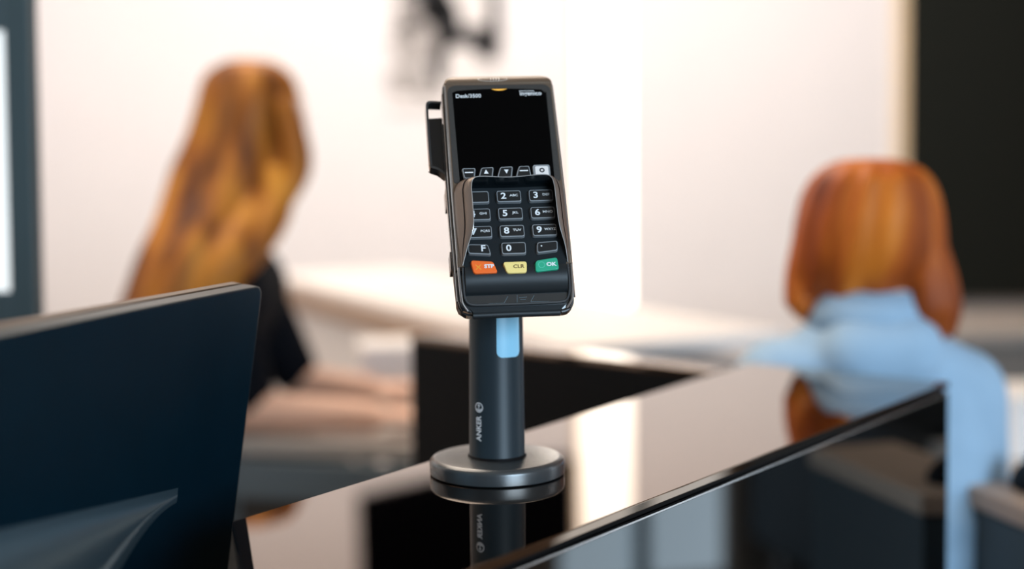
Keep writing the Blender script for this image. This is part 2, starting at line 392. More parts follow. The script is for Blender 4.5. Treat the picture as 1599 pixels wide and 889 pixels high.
me = text_mesh('ANKER', 6.4, .16, 1.0); L = max(v.co.x for v in me.vertices) - min(v.co.x for v in me.vertices)
me.transform(Matrix.Diagonal(((zE - zA) * 1000 / L, 1, 1, 1)))
wrap(me, A0, (zA + zE) / 2); mesh_obj('lettering', me, M['stand_text'], pole)
ic = MB(); ring = []
for k in range(40):
    t = 2 * math.pi * k / 40; ring.append([(3.7 * math.cos(t), 3.7 * math.sin(t), .06), (3.0 * math.cos(t), 3.0 * math.sin(t), .06)])
ic.loft(ring + [ring[0]], cap=False, close=False)
def bar(p, q, wd):
    p = Vector(p); q = Vector(q); d_ = (q - p).normalized(); n_ = Vector((-d_.y, d_.x)) * wd / 2; K = 5
    rr = [[(*(p + (q - p) * i / K + n_), .06), (*(p + (q - p) * i / K - n_), .06)] for i in range(K + 1)]
    ic.loft(rr, cap=False, close=False)
# anchor drawn with its shank upright on the pole (x along the pole)
bar((-2.6, 0), (2.6, 0), .7); bar((1.3, -1.2), (1.3, 1.2), .6)
for k in range(8):
    t0 = R(110 + k * 17.5); t1 = R(110 + (k + 1) * 17.5); bar((2.3 * math.cos(t0), 2.3 * math.sin(t0)), (2.3 * math.cos(t1), 2.3 * math.sin(t1)), .8)
me = ic.mesh('emblem'); wrap(me, A0, at(748, 637, BY - .017).z - ZT); mesh_obj('emblem', me, M['stand_text'], pole)
# bluish light reflected in the pole's opening, painted as a light blue patch
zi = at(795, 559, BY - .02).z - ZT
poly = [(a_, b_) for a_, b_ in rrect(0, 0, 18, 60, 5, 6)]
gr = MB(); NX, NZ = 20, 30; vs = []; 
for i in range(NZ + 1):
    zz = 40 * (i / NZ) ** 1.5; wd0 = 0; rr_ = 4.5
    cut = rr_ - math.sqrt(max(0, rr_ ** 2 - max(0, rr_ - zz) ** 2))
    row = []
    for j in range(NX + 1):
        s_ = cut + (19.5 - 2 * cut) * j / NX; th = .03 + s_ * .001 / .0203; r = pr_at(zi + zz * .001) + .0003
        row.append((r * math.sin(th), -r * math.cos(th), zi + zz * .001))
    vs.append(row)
gr.loft(vs, cap=False, close=False); tag(gr.build('pole_reflection', M['blue'], pole, smooth='all'), 'light blue rounded inset')

# ------------------------------------------------------------------ terminal frame of reference
tU = Vector((0.99054242, 0.13604481, 0.01781894)); tV = Vector((-0.07751115, 0.44767947, 0.89082833)); tN = Vector((0.1132154, -0.88378442, 0.4539905))
tO = Vector((-0.000585, .90, 1.243019))
TM = Matrix(((tU.x, tV.x, tN.x, tO.x), (tU.y, tV.y, tN.y, tO.y), (tU.z, tV.z, tN.z, tO.z), (0, 0, 0, 1)))
# mounting head and cradle belong to the stand: build in terminal axes, then bring to the stand's
TS = Matrix.Translation(-st.location) @ TM @ mm
hd = MB(); hd.prism(rrect(-26, -40, 26, 42, 6), -40, -30.6); hd.build('mount_plate', M['stand'], st, smooth=True, bevel=.0008, xf=TS)
MB().tube([(0, 0, .148), (0, -.004, .162), (0.0, -.014, .172), (0, -.022, .176)], [.0185, .0185, .017, .015], 28).build('tilt_neck', M['stand'], st, smooth=True)
cr = MB()
def band(path, wa, wb, th, mi=0):
    P = [Vector(p) for p in path]; rings = []
    for i, p in enumerate(P):
        t = (P[min(i + 1, len(P) - 1)] - P[max(i - 1, 0)]).normalized(); n_ = Vector((t.y, -t.x)) * th
        rings.append([(p.x, p.y, wb), (p.x, p.y, wa), (p.x + n_.x, p.y + n_.y, wa), (p.x + n_.x, p.y + n_.y, wb)])
    return rings
left = smooth_path([(-42.7, 84), (-42.9, 40), (-42.6, 0), (-42.0, -36), (-41.2, -54), (-40.0, -62), (-36.0, -66.6), (-31, -67.6)], 6)
cr.loft(band([(p.x, p.y) for p in left], -13.5, -20, -1.2)); cr.loft(band([(-p.x, p.y) for p in left], -13.5, -20, 1.2))
cr.box((-42.4, 20, -33), (42.4, 34, -30.8)); cr.box((-42.4, -30, -33), (42.4, -16, -30.8))
for s_ in (-1, 1):
    for v_ in (20, -30): cr.box((min(s_ * 42.0, s_ * 43.0), v_, -33), (max(s_ * 42.0, s_ * 43.0), v_ + 14, -19.5))
cr.build('cradle', M['shell2'], st, smooth=True, bevel=.0003, xf=TS)
MB().tube([(-31, -68.3, -11.0), (-1, -68.2, -10.8), (29.5, -68.3, -11.0)], 2.5, 16).build('cradle_lip', M['lip'], st, smooth=True, xf=TS)

# ------------------------------------------------------------------ the card terminal
te = thing('card_terminal', None, 'black card payment terminal with grey keypad, held on the pole stand', 'card terminal', mtx=TM)
def section(v, a, wt, wb, r, rb=None, n=5):
    rb = r if rb is None else rb
    p = round_poly([(-a, wb), (a, wb), (a, wt), (-a, wt)], [rb, rb, r, r], n)
    return [(x, v, y) for x, y in p]
def body(stations): return MB().loft([section(*s_) for s_ in stations])
def hw(v, v1, r, a):      # half width with a rounded end at v1
    d_ = r - abs(v1 - v)
    return a if d_ <= 0 else a - (r - math.sqrt(max(0, r * r - d_ * d_)))
st_ = []
for v in [-36.2, -35.8, -20, 0, 28, 60, 90, 104, 107, 109.6]: st_.append((v, hw(v, 120, 11, 40.2), 0 if v > -36 else -.3, -7.2, 1.8))
st_.append((110.0, hw(110, 120, 11, 40.2), -.5, -7.2, 1.6)); st_.append((110.5, hw(110.5, 120, 11, 40.2), -.1, -7.2, 1.6))
for v in [112, 114, 116, 117.6, 118.8, 119.6]: st_.append((v, hw(v, 120.2, 11, 40.2), -.2 - ((v - 110.5) / 9.3) ** 2 * 7.2 * .9, -7.4, 1.4))
body(st_).build('upper_shell', M['shell'], te, smooth=True, xf=mm)
ls = [(-66.8, 31, -11, -17, 2), (-66.3, 34.5, -10, -19, 3), (-64.8, 37.8, -9.6, -22, 3), (-61.5, 39.6, -9.3, -27, 3)]
for v in [-56, -36.5]: ls.append((v, 40.6, -9.0, -30, 2.4))
for v in [-35.5, 0, 50, 100]: ls.append((v, 41.2, -7.8, -30.4, 1.6, 6))
for v in [108, 112, 115, 117.5, 119.4, 120.3]: ls.append((v, hw(v, 121.5, 12, 41.2), -7.9 - max(0, v - 114) * .3, -30.4 + max(0, v - 108) * .9, 1.4, 6))
body(ls).build('lower_shell', M['shell2'], te, smooth=True, xf=mm)
# pale metal tubes put in as the highlights along the shell edges
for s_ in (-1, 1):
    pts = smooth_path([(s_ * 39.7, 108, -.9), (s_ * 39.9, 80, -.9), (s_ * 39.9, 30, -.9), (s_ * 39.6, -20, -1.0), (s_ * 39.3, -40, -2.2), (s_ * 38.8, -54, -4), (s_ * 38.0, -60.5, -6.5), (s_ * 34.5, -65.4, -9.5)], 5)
    MB().tube(pts, .95, 8).build('side_glint', M['edge_glint'], te, smooth=True, xf=mm)
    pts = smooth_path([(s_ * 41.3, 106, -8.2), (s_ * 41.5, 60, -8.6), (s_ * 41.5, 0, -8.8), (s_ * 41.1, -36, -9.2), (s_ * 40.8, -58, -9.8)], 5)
    MB().tube(pts, .6, 8).build('side_glint', M['edge_glint'], te, smooth=True, xf=mm)
# speckled frame around the glass and the glass itself
fr = MB(); o_ = rrect(-38.6, 28, 38.6, 108.5, [2, 2, 7, 7]); fr.prism(o_, -.2, .35, .3); fr.build('screen_surround', M['frame_grey'], te, smooth=True, xf=mm)
gl = [(-34.9, 29.5), (34.0, 29.5), (34.9, 102.2)] ; arc = [(34.9 - 69.8 * i / 20, 103.4 + 1.6 * math.sin(math.pi * i / 20)) for i in range(1, 20)]
gp = round_poly(gl, [1, 1, 1.5], 4) + arc + [(-34.9, 102.2)]
sc = MB().prism(gp, .1, .62, .15).build('screen', M['screen'], te, xf=mm)
MB().prism(rrect(-33.3, 41, 33.3, 98, .6), .60, .645).build('display', mat('display_black', (.0008, .0008, .001), .2, spec=.05), sc, xf=mm)
led = [(-5.5 + 11 * i / 12, 104.3 - 1.0 * math.sin(math.pi * i / 12)) for i in range(13)] + [(5.5 - 11 * i / 6, 104.5) for i in range(0, 7)]
MB().prism(led, .55, .70).build('status_light', M['amber'], sc, xf=mm)
legend('lettering', 'Desk/3500', 4.3, -32.6, 98.9, .66, M['white'], sc, .04, 1.0, 'LEFT')
legend('lettering', 'ingenico', 4.9, 31.2, 100.3, .66, M['white'], sc, .07, 1.0, 'RIGHT')
MB().box((14.6, 102.35, .64), (25.5, 102.7, .72)).build('overline', M['white'], sc, xf=mm)
# contactless mark on the curved top edge
def topw(v): return -.2 - ((v - 110.5) / 9.3) ** 2 * 7.2 * .9
cm = MB()
def strip(pts2, wd):
    P = [Vector(p) for p in pts2]; rr = []
    for i, p in enumerate(P):
        t = (P[min(i + 1, len(P) - 1)] - P[max(i - 1, 0)]).normalized(); n_ = Vector((-t.y, t.x)) * wd / 2
        a_ = p + n_; b_ = p - n_; rr.append([(a_.x, a_.y, topw(a_.y) + .12), (b_.x, b_.y, topw(b_.y) + .12)])
    cm.loft(rr, cap=False, close=False)
strip([(-4 + 11 * math.cos(t * 2 * math.pi / 40), 114.2 + 2.4 * math.sin(t * 2 * math.pi / 40)) for t in range(41)], .35)
for k in range(4): strip([(-6 + k * 2 + .8 * math.cos(R(t)), 114.2 + (1 + .3 * k) * math.sin(R(t))) for t in range(-60, 61, 20)], .6)
cm.build('contactless_symbol', mat('grey_mark', (.75, .70, .64), .4), te, xf=mm)

# navigation keys under the screen
nav = [(-27.3, 'dash', [(-32.2, 40.2), (-21.8, 40.2), (-23.2, 31.5), (-31.0, 31.5)]), (-14.6, 'up', [(-18.2, 40.4), (-8.8, 40.6), (-10.4, 31.5), (-21, 31.5)]),
       (-1.2, 'down', [(-4.6, 40.6), (5, 40.8), (3.4, 31.5), (-7.6, 31.5)]), (12, 'dash', [(9.0, 41), (16.8, 41), (17.8, 31.5), (5.8, 31.5)])]
for u, kind, poly in nav:
    poly = [(a_ - .3, b_ - 1.2) for a_, b_ in poly]
    k = MB().prism(round_poly(poly, 1.4), .5, 2.4, .5).build('navigation_key', M['key'], te, smooth=True, xf=mm)
    MB().prism(round_poly(inset(poly, 1.0), 1.0), 2.35, 2.46).build('key_top', M['keytop'], k, xf=mm)
    cx_ = sum(p[0] for p in poly) / 4; cy_ = sum(p[1] for p in poly) / 4 + .6
    mk = MB()
    if kind == 'dash': mk.box((cx_ - 3, cy_ - .45, 2.45), (cx_ + 3, cy_ + .45, 2.52))
    elif kind == 'up': mk.prism([(cx_ - 1.9, cy_ - 1.5), (cx_ + 1.5, cy_ - 1.5), (cx_ - .2, cy_ + 1.9)], 2.45, 2.52)
    else: mk.prism([(cx_ - .9, cy_ + 1.3), (cx_ + 2.3, cy_ + 1.3), (cx_ + .7, cy_ - 1.9)], 2.45, 2.52)
    mk.build('symbol', M['white'], k, xf=mm)
k = MB().prism(rrect(18.6, 29.5, 31.4, 40.6, 2), .5, 1.9, .4).build('function_key', M['key'], te, smooth=True, xf=mm)
MB().prism(rrect(20.2, 30.0, 29.9, 39.0, 1.2), 1.85, 2.5, .2).build('key_top', M['offwhite'], k, xf=mm)
rg = MB(); N = 24
rg.loft([[(25.1 + 1.9 * math.cos(2 * math.pi * i / N), 35.6 + 1.9 * math.sin(2 * math.pi * i / N), 2.56), (25.1 + .9 * math.cos(2 * math.pi * i / N), 35.6 + .9 * math.sin(2 * math.pi * i / N), 2.56)] for i in range(N + 1)], cap=False, close=False)
rg.build('symbol', M['ink'], k, xf=mm)

# keypad plate and keys
MB().prism(rrect(-35.8, -37, 35.8, 28, 2), -.1, .4).build('keypad_plate', M['pad'], te, xf=mm)
def key(poly, top, digit, letters, mk, w1=3.4, bodym=None, inl=True):
    k = MB().prism(round_poly(poly, 1.9), .3, w1, .45).build('key', bodym or M['key'], te, smooth=True, bevel=.00025, xf=mm)
    if inl: MB().prism(round_poly(inset(poly, .95), 1.3), w1 - .05, w1 + .06).build('key_top', M['keytop'], k, xf=mm)
    return k
rows = [15.2, 1.7, -11.8]; cols = [-23.4, -.6, 22.4]
names = [[('1', ''), ('2', 'ABC'), ('3', 'DEF')], [('4', 'GHI'), ('5', 'JKL'), ('6', 'MNO')], [('7', 'PQRS'), ('8', 'TUV'), ('9', 'WXYZ')]]
for i, v in enumerate(rows):
    for j, u in enumerate(cols):
        k = key([(u - 9, v - 4.7), (u + 9, v - 4.7), (u + 9, v + 4.7), (u - 9, v + 4.7)], None, *names[i][j], None)
        dg, lt = names[i][j]
        legend('digit', dg, 6.6, u - 3.9, v + .1, 3.5, M['white'], k, .16, 1.18)
        if lt: legend('lettering', lt, 2.45, u + (3.5 if len(lt) < 4 else 3.9), v + .5, 3.5, M['white'], k, .035, 1.25 if len(lt) < 4 else 1.12)
key0 = [(-33, -20.4), (-17.8, -21.2), (-16, -29.2), (-32.8, -28)]
k = key([(-32.6, -20.6), (-18.0, -21.2), (-16.2, -29.6), (-32.8, -28.2)][::-1], None, '', '', None); legend('digit', 'F', 6.4, -21.9, -24.6, 3.5, M['white'], k, .16, 1.15)
k = key([(-9.4, -29.6), (8.2, -29.6), (8.4, -20.3), (-9.4, -20.3)], None, '', '', None); legend('digit', '0', 6.6, -4.1, -25.0, 3.5, M['white'], k, .16, 1.15)
k = key([(15.0, -29.6), (30.4, -28.0), (31.0, -20.0), (15.8, -20.9)], None, '', '', None)
MB().lathe([(.55, 0), (.55, .06)], c=(18.9, -24.0, 3.46), n=12).build('digit', M['white'], k, xf=mm)
def ckey(poly, m, label):
    k = MB().prism(round_poly(poly, 2.2), .3, 3.6, .5).build('function_key', m, te, smooth=True, bevel=.0004, xf=mm); k['label'] = label; return k
k = ckey([(-31.6, -32.8), (-15.4, -34.2), (-12.7, -43.2), (-30, -43.4)][::-1], M['red'], 'orange-red stop key')
legend('lettering', 'STP', 3.7, -18.9, -38.2, 3.72, M['white'], k, .16, 1.15)
mk = MB()
for s_ in (-1, 1): 
    c_ = Vector((-26.3, -38.5)); d_ = Vector((1, s_)).normalized(); n_ = Vector((-d_.y, d_.x)) * .25; mk.prism([tuple(c_ + d_ * 2.6 + n_), tuple(c_ - d_ * 2.6 + n_), tuple(c_ - d_ * 2.6 - n_), tuple(c_ + d_ * 2.6 - n_)], 3.6, 3.68)
mk.build('symbol', M['yellow_mark'], k, xf=mm)
k = ckey([(-9.4, -34.9), (8.0, -35.0), (7.2, -43.9), (-7.2, -43.9)][::-1], M['yellow'], 'yellow clear key')
legend('lettering', 'CLR', 3.7, 1.6, -39.0, 3.72, M['brown_ink'], k, .05, 1.15)
k = ckey([(13.4, -34.8), (29.4, -32.6), (30.0, -42.2), (12.6, -43.8)][::-1], M['green'], 'green OK key')
legend('lettering', 'OK', 3.8, 24.4, -38.2, 3.72, M['white'], k, .16, 1.2)
rg = MB(); rg.loft([[(17.6 + 2.4 * math.cos(2 * math.pi * i / N), -38.3 + 2.4 * math.sin(2 * math.pi * i / N), 3.68), (17.6 + 2.0 * math.cos(2 * math.pi * i / N), -38.3 + 2.0 * math.sin(2 * math.pi * i / N), 3.68)] for i in range(N + 1)], cap=False, close=False)
rg.build('symbol', M['green_mark'], k, xf=mm)

# palm lip, card slot tray and its rim
prof = [(-36.6, -6), (-36.4, .3), (-39, 1.5), (-43, 2.1), (-47, 1.4), (-50.5, -.6), (-53.3, -3.2), (-55.2, -5.6), (-55.4, -7.0), (-54.5, -9)]
rings = []
for i in range(25):
    u = -35.4 + 70.8 * i / 24; e = 1 if 0 < i < 24 else .0
    cc = 1 - .10 * (abs(u) / 35.4) ** 6
    rings.append([(u, v, w_ * (cc if w_ > 0 else 1) - (0 if e else .0)) for v, w_ in prof])
MB().loft(rings).build('palm_lip', M['lip'], te, smooth=True, xf=mm)
tr = MB(); tr.prism(round_poly([(-36.2, -54), (-36.0, -58), (-31.5, -62.1), (31.5, -62.1), (36.0, -58), (36.2, -54)], [0, 3, 3, 3, 3, 0]), -9.4, -6.6)
slot = tr.build('card_slot', M['shell2'], te, smooth=True, xf=mm)
rim = smooth_path([(-36.6, -37, -.2), (-36.7, -50, -1.6), (-36.4, -56, -4.2), (-34.8, -60.2, -5.8), (-31.0, -62.0, -6.4), (-20, -62.4, -6.4), (0, -62.5, -6.4), (20, -62.4, -6.4), (31, -62.0, -6.4), (34.8, -60.2, -5.8), (36.4, -56, -4.2), (36.7, -50, -1.6), (36.6, -37, -.2)], 6)
MB().tube(rim, .75, 8).build('slot_rim', mat('glossy_dark_rim', (.05, .055, .06), .12, coat=1), te, smooth=True, xf=mm)
mk = MB()
for p, q in [((-9.2, -61.4), (-6.4, -56.8)), ((-.2, -61.4), (.2, -56)), ((9.2, -61.2), (12.0, -56.8)), ((1.4, -58), (6.8, -57.8)), ((2, -59.5), (6, -59.5)), ((-20, -61.6), (-9.2, -61.6)), ((9.2, -61.4), (22, -61.6))]:
    p = Vector(p); q = Vector(q); d_ = (q - p).normalized(); n_ = Vector((-d_.y, d_.x)) * .18; mk.prism([tuple(p + n_), tuple(p - n_), tuple(q - n_), tuple(q + n_)], -6.65, -6.45)
mk.build('chip_card_mark', mat('embossed_line', (.10, .14, .16), .3), slot, xf=mm)
MB().prism(round_poly([(-34, -63.4), (-31, -67.2), (30, -67.2), (34, -63.4)], 1), -12, -8.6, .4).build('lower_front', M['lip'], te, smooth=True, xf=mm)

# privacy shield: outer flank with a groove, rim, inner flank
def shield_ring(t):
    """t 0..1 from bottom left, over the top, to bottom right -> outer base, rim, inner base, height"""
path_o = smooth_path([(-37.4, -36), (-38.6, -22), (-39.2, -6), (-39.3, 12), (-38.6, 22), (-34.5, 28.2), (-24, 30.2), (0, 30.0), (24, 30.2), (34.5, 28.2), (38.6, 22), (39.3, 12), (39.2, -6), (38.6, -22), (37.4, -36)], 7)
path_r = smooth_path([(-36.6, -35.5), (-33.2, -25), (-28.6, -12), (-27.9, 8), (-27.8, 18), (-26.0, 24.4), (-20, 26.4), (0, 25.6), (22, 26.6), (28.8, 24.6), (30.6, 18), (30.8, 8), (31.2, -12), (35.0, -25), (36.8, -35.5)], 7)
path_i = smooth_path([(-35.6, -35), (-35.2, -24), (-34.8, -8), (-34.6, 8), (-34.2, 18), (-31, 22.8), (-23, 23.6), (0, 23.2), (23, 23.6), (31, 22.8), (34.2, 18), (34.6, 8), (34.8, -8), (35.2, -24), (35.6, -35)], 7)
hs = smooth_path([(.4, 0), (6.5, 0), (13.6, 0), (14, 0), (14, 0), (13.8, 0), (13.4, 0), (12.6, 0), (13.4, 0), (13.8, 0), (14, 0), (14, 0), (13.6, 0), (6.5, 0), (.4, 0)], 7)
rings = []
for o2, r2, i2, h2 in zip(path_o, path_r, path_i, hs):
    h = max(.45, h2.x); P = lambda a_, b_, t, hh: (a_.x + (b_.x - a_.x) * t, a_.y + (b_.y - a_.y) * t, hh)
    g = min(1, h / 8)
    rings.append([P(o2, r2, 0, -.2), P(o2, r2, .10, h * .28), P(o2, r2, .46, h * .62), P(o2, r2, .50, h * .62 - 1.3 * g), P(o2, r2, .55, h * .70 - .6 * g), P(o2, r2, .62, h * .80), P(o2, r2, .93, h * .985),
                  P(r2, i2, 0, h), P(r2, i2, .09, h * .99), P(r2, i2, .6, h * .45), P(r2, i2, 1, .3)])
sh = MB(); sh.loft(rings, mi=0)
me = sh.mesh('privacy_shield', mm)
# inner faces get the gloss
o = mesh_obj('privacy_shield', me, [M['shield'], M['shield_in']], te, smooth=True)
nseg = len(rings[0])
for idx, p in enumerate(me.polygons):
    j = idx % nseg
    if idx < (len(rings) - 1) * nseg and j in (8, 9): p.material_index = 1
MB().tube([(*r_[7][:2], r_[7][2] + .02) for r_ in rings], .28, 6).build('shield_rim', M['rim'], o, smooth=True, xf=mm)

# card swipe channel sticking out at the left
sw = MB()
fl = smooth_path([(-42, 103.5), (-50.5, 104), (-53.2, 102), (-53.6, 96), (-53.6, 70), (-53.4, 52), (-52.6, 48.6), (-48, 46.5), (-43, 42)], 5)
sw.loft(band([(p.x, p.y) for p in fl], -14, -24, -1.7))
o = sw.build('card_swipe_channel', M['shell2'], te, smooth=True, bevel=.0003, xf=mm)
MB().prism(round_poly([(-52.4, 49), (-43, 43), (-41.6, 92), (-52.2, 91.5)], 1), -23, -18, .3).build('channel_wall', mat('glossy_black_plastic', (.004, .004, .005), .12), o, bevel=.0003, xf=mm)

# ------------------------------------------------------------------ monitor at the left, seen from behind
P1 = at(411, 446, .95)
e = Vector((math.sin(R(14)), math.cos(R(14)), 0)).normalized(); tau = R(8.5)
nh = Vector((math.cos(R(14)), -math.sin(R(14)), 0))
dn = (-nh * math.sin(tau) + Vector((0, 0, -1)) * math.cos(tau)).normalized()     # down the back
bn = nh * math.cos(tau) + Vector((0, 0, -1)) * math.sin(tau); bn = bn - dn * bn.dot(dn); bn.normalize()
# local axes: x away from camera along the edge (e), y up the back (-dn), z out of the back
mx_ = e; my_ = -dn; mz_ = mx_.cross(my_)
MM = Matrix(((mx_.x, my_.x, mz_.x, P1.x), (mx_.y, my_.y, mz_.y, P1.y), (mx_.z, my_.z, mz_.z, P1.z), (0, 0, 0, 1)))
mo = thing('monitor', None, 'dark navy monitor seen from behind at the left edge', 'monitor', mtx=MM)
W, H = .50, .285
bp = rrect(-W, -H, 0, 0, .010, 6)
MB().prism(bp, -.013, 0).build('back_cover', M['monitor'], mo, smooth=True, bevel=.0016, seg=3)
MB().prism(rrect(-W + .001, -H + .001, -.0015, -.0012, .009, 6), -.0145, -.0132).build('seam', M['monitor_seam'], mo)
MB().prism(rrect(-W, -H, .0, .0, .009, 6), -.0225, -.0147).build('bezel', M['monitor_edge'], mo, smooth=True, bevel=.0008)
MB().prism(rrect(-W + .012, -H + .015, -.012, -.012, .002, 3), -.0231, -.0224).build('display', M['screen'], mo)
def sstep(t): t = max(0, min(1, t)); return t * t * (3 - 2 * t)
rows_ = []
NX = 48
for j in range(NX + 1):
    t = j / NX; x = -.098 - .33 * t
    hr_ = .058 * (sstep(t * 1.35) * .75 + t * .25) * (1 if t < .9 else 1 - sstep((t - .9) / .1) * .9) + .0002
    yu = -.131 + .042 * t; yr = -.136 - .004 * t; yb_ = -.1375 - .085 * sstep(t * 1.6)
    prof_ = []
    for k in range(15):                                   # concave top surface running out to the crest
        q = k / 14; prof_.append((x, yu + (yr - yu) * (1 - (1 - q) ** 2.2), .0004 + hr_ * q ** 1.7))
    for k in range(1, 13):                                # rounded crest, then the underside falls back
        q = k / 12; prof_.append((x, yr - .004 * min(1, q * 6) + (yb_ - yr) * q, .0004 + hr_ * (1 - q * q * .92)))
    rows_.append(prof_)
hm = MB(); hm.loft(rows_, cap=False, close=False)
hm.build('rear_hood', M['hood'], mo, smooth='all')
NKs = [(-.24, -.262, .02), (-.24, -.285, .028), (-.24, -.305, .025)]
dz = .88
inv = MM.inverted()
def wl(p): return inv @ Vector(p)
foot_c = MM @ Vector((-.23, -.28, -.01)); 
mbt = MB(); mbt.lathe([(.005, 0), (.105, 0), (.11, .004), (.108, .010), (.09, .014), (.03, .018)], c=(foot_c.x, foot_c.y, dz + .0005), n=64)
mbt.build('stand_foot', M['monitor'], mo, smooth=True, xf=inv)
MB().tube([(foot_c.x, foot_c.y, dz + .012), (foot_c.x, foot_c.y, dz + .05), tuple(MM @ Vector((-.23, -.24, .006)))], [.026, .024, .022], 24).build('stand_neck', M['monitor'], mo, smooth=True, xf=inv)

# low desk on the staff side that carries the monitor
sd = thing('cashier_desk', (-.55, .75, 0), 'black low desk carrying the monitor, on the staff side of the counter', 'desk')
sp_ = [(-1.0, .1), (-.12, .1), (-.134, .592), (-.1975, .828), (.02, 1.15), (-.12, 1.46), (-1.0, 1.40)]
MB().prism(sp_, dz - .03, dz).build('desk_top', M['desk_dark'], sd, bevel=.003, xf=local(sd))
for x, y in ((-.95, .16), (-.2, .16), (-.95, 1.33), (-.16, 1.38)): MB().box((x - .025, y - .025, 0), (x + .025, y + .025, dz - .031)).build('leg', M['desk_dark'], sd, bevel=.002, xf=local(sd))

# ------------------------------------------------------------------ framed display standing at far left
D = 1.55
tl = at(-360, -260, D); br = at(57, 600, D)
ds = thing('display_totem', ((tl.x + br.x) / 2, D, 0), 'slate-framed lit white display standing at the far left edge', 'display')
fx1 = at(50, 240, D).x; fx0 = fx1 - .42; ix = at(10, 240, D).x; zb_ = at(0, 456, D).z; zt_ = at(0, 47, D).z
fb = 1.04
fz = 1.62
mb = MB(); mb.box((fx0, D, fb), (fx0 + .035, D + .03, fz)); mb.box((ix, D, fb), (fx1, D + .03, fz)); mb.box((fx0 + .035, D, fb), (ix, D + .03, zb_)); mb.box((fx0 + .035, D, zt_), (ix, D + .03, fz))
mb.build('frame', M['frame_dark'], ds, bevel=.002, xf=local(ds))
MB().box((fx0 + .034, D + .006, zb_ - .001), (ix + .001, D + .02, zt_ + .001)).build('screen', M['lit'], ds, xf=local(ds))
MB().tube([(ds.location.x, D + .02, .02), (ds.location.x, D + .02, fb + .02)], .02, 16).build('post', M['frame_dark'], ds, smooth=True, xf=local(ds))
MB().lathe([(.01, 0), (.16, 0), (.165, .006), (.15, .016), (.03, .022)], c=(ds.location.x, D + .02, 0)).build('base', M['frame_dark'], ds, smooth=True, xf=local(ds))

# ------------------------------------------------------------------ people
def capsule(mb, p0, r0, p1, r1, n=14):
    p0 = Vector(p0); p1 = Vector(p1); t = (p1 - p0); L = t.length; t.normalize(); a = t.orthogonal().normalized(); b = t.cross(a)
    rings = []
    for k in range(5):
        ang = -math.pi / 2 + (math.pi / 2) * (k + .15) / 5; c = p0 + t * (r0 * math.sin(ang)); r = r0 * math.cos(ang)
        rings.append([c + (a * math.cos(2 * math.pi * i / n) + b * math.sin(2 * math.pi * i / n)) * r for i in range(n)])
    for k in range(5):
        s_ = k / 4; c = p0 + t * L * s_; r = r0 + (r1 - r0) * s_
        rings.append([c + (a * math.cos(2 * math.pi * i / n) + b * math.sin(2 * math.pi * i / n)) * r for i in range(n)])
    for k in range(1, 6):
        ang = (math.pi / 2) * (k - .15) / 5; c = p1 + t * (r1 * math.sin(ang)); r = r1 * math.cos(ang)
        rings.append([c + (a * math.cos(2 * math.pi * i / n) + b * math.sin(2 * math.pi * i / n)) * r for i in range(n)])
    mb.loft(rings)
def remesh(mb, name, m, parent, voxel, it=6, xf=None):
    o = mb.build('tmp', m, None, xf=xf)
    r = o.modifiers.new('r', 'REMESH'); r.mode = 'VOXEL'; r.voxel_size = voxel
    s_ = o.modifiers.new('s', 'SMOOTH'); s_.factor = .5; s_.iterations = it
    dg = bpy.context.evaluated_depsgraph_get(); dg.update()
    me = bpy.data.meshes.new_from_object(o.evaluated_get(dg)); bpy.data.objects.remove(o)
    me.materials.clear()
    return mesh_obj(name, me, m, parent, smooth='all')
def head(mb, c, fwd, up, s=1.0):
    """head with brow, nose, lips, chin, ears; fwd = gaze"""
    fwd = Vector(fwd).normalized(); up = Vector(up); up = (up - fwd * up.dot(fwd)).normalized(); side = fwd.cross(up)
    N = 40; rings = []
    def g(x, s_): return math.exp(-(x / s_) ** 2)
    for i in range(N + 1):
        th = math.pi * (i + .03) / (N + .06); row = []
        for k in range(2 * N):
            ph = 2 * math.pi * k / (2 * N); x = math.sin(th) * math.sin(ph); y = math.sin(th) * math.cos(ph); z = math.cos(th)
            X, Y, Z = x * .075, y * .095, z * .115
            if Z < 0: X *= 1 - .28 * (-z) ** 1.5; Y *= (1 - .12 * -z) if y > 0 else (1 - .3 * -z)
            if y > 0:
                Y += .024 * g(X, .011) * g(Z + .028, .016) + .012 * g(X, .008) * g(Z + .006, .02)
                Y -= .010 * (g(X - .030, .014) + g(X + .030, .014)) * g(Z - .004, .012)
                Y += .005 * g(X, .04) * g(Z - .024, .012) + .007 * g(X, .018) * g(Z + .058, .006) + .006 * g(X, .018) * g(Z + .070, .006) - .003 * g(X, .018) * g(Z + .064, .003)
                Y += .010 * g(X, .02) * g(Z + .096, .014)
            row.append(Vector(c) + (side * X + fwd * Y + up * Z) * s)
        rings.append(row)
    mb.loft(rings)
    for sg in (-1, 1):
        e_ = Vector(c) + (side * (.074 * sg) + fwd * -.008 + up * -.012) * s
        mb.sphere(e_, (.010, .016, .026), 8)
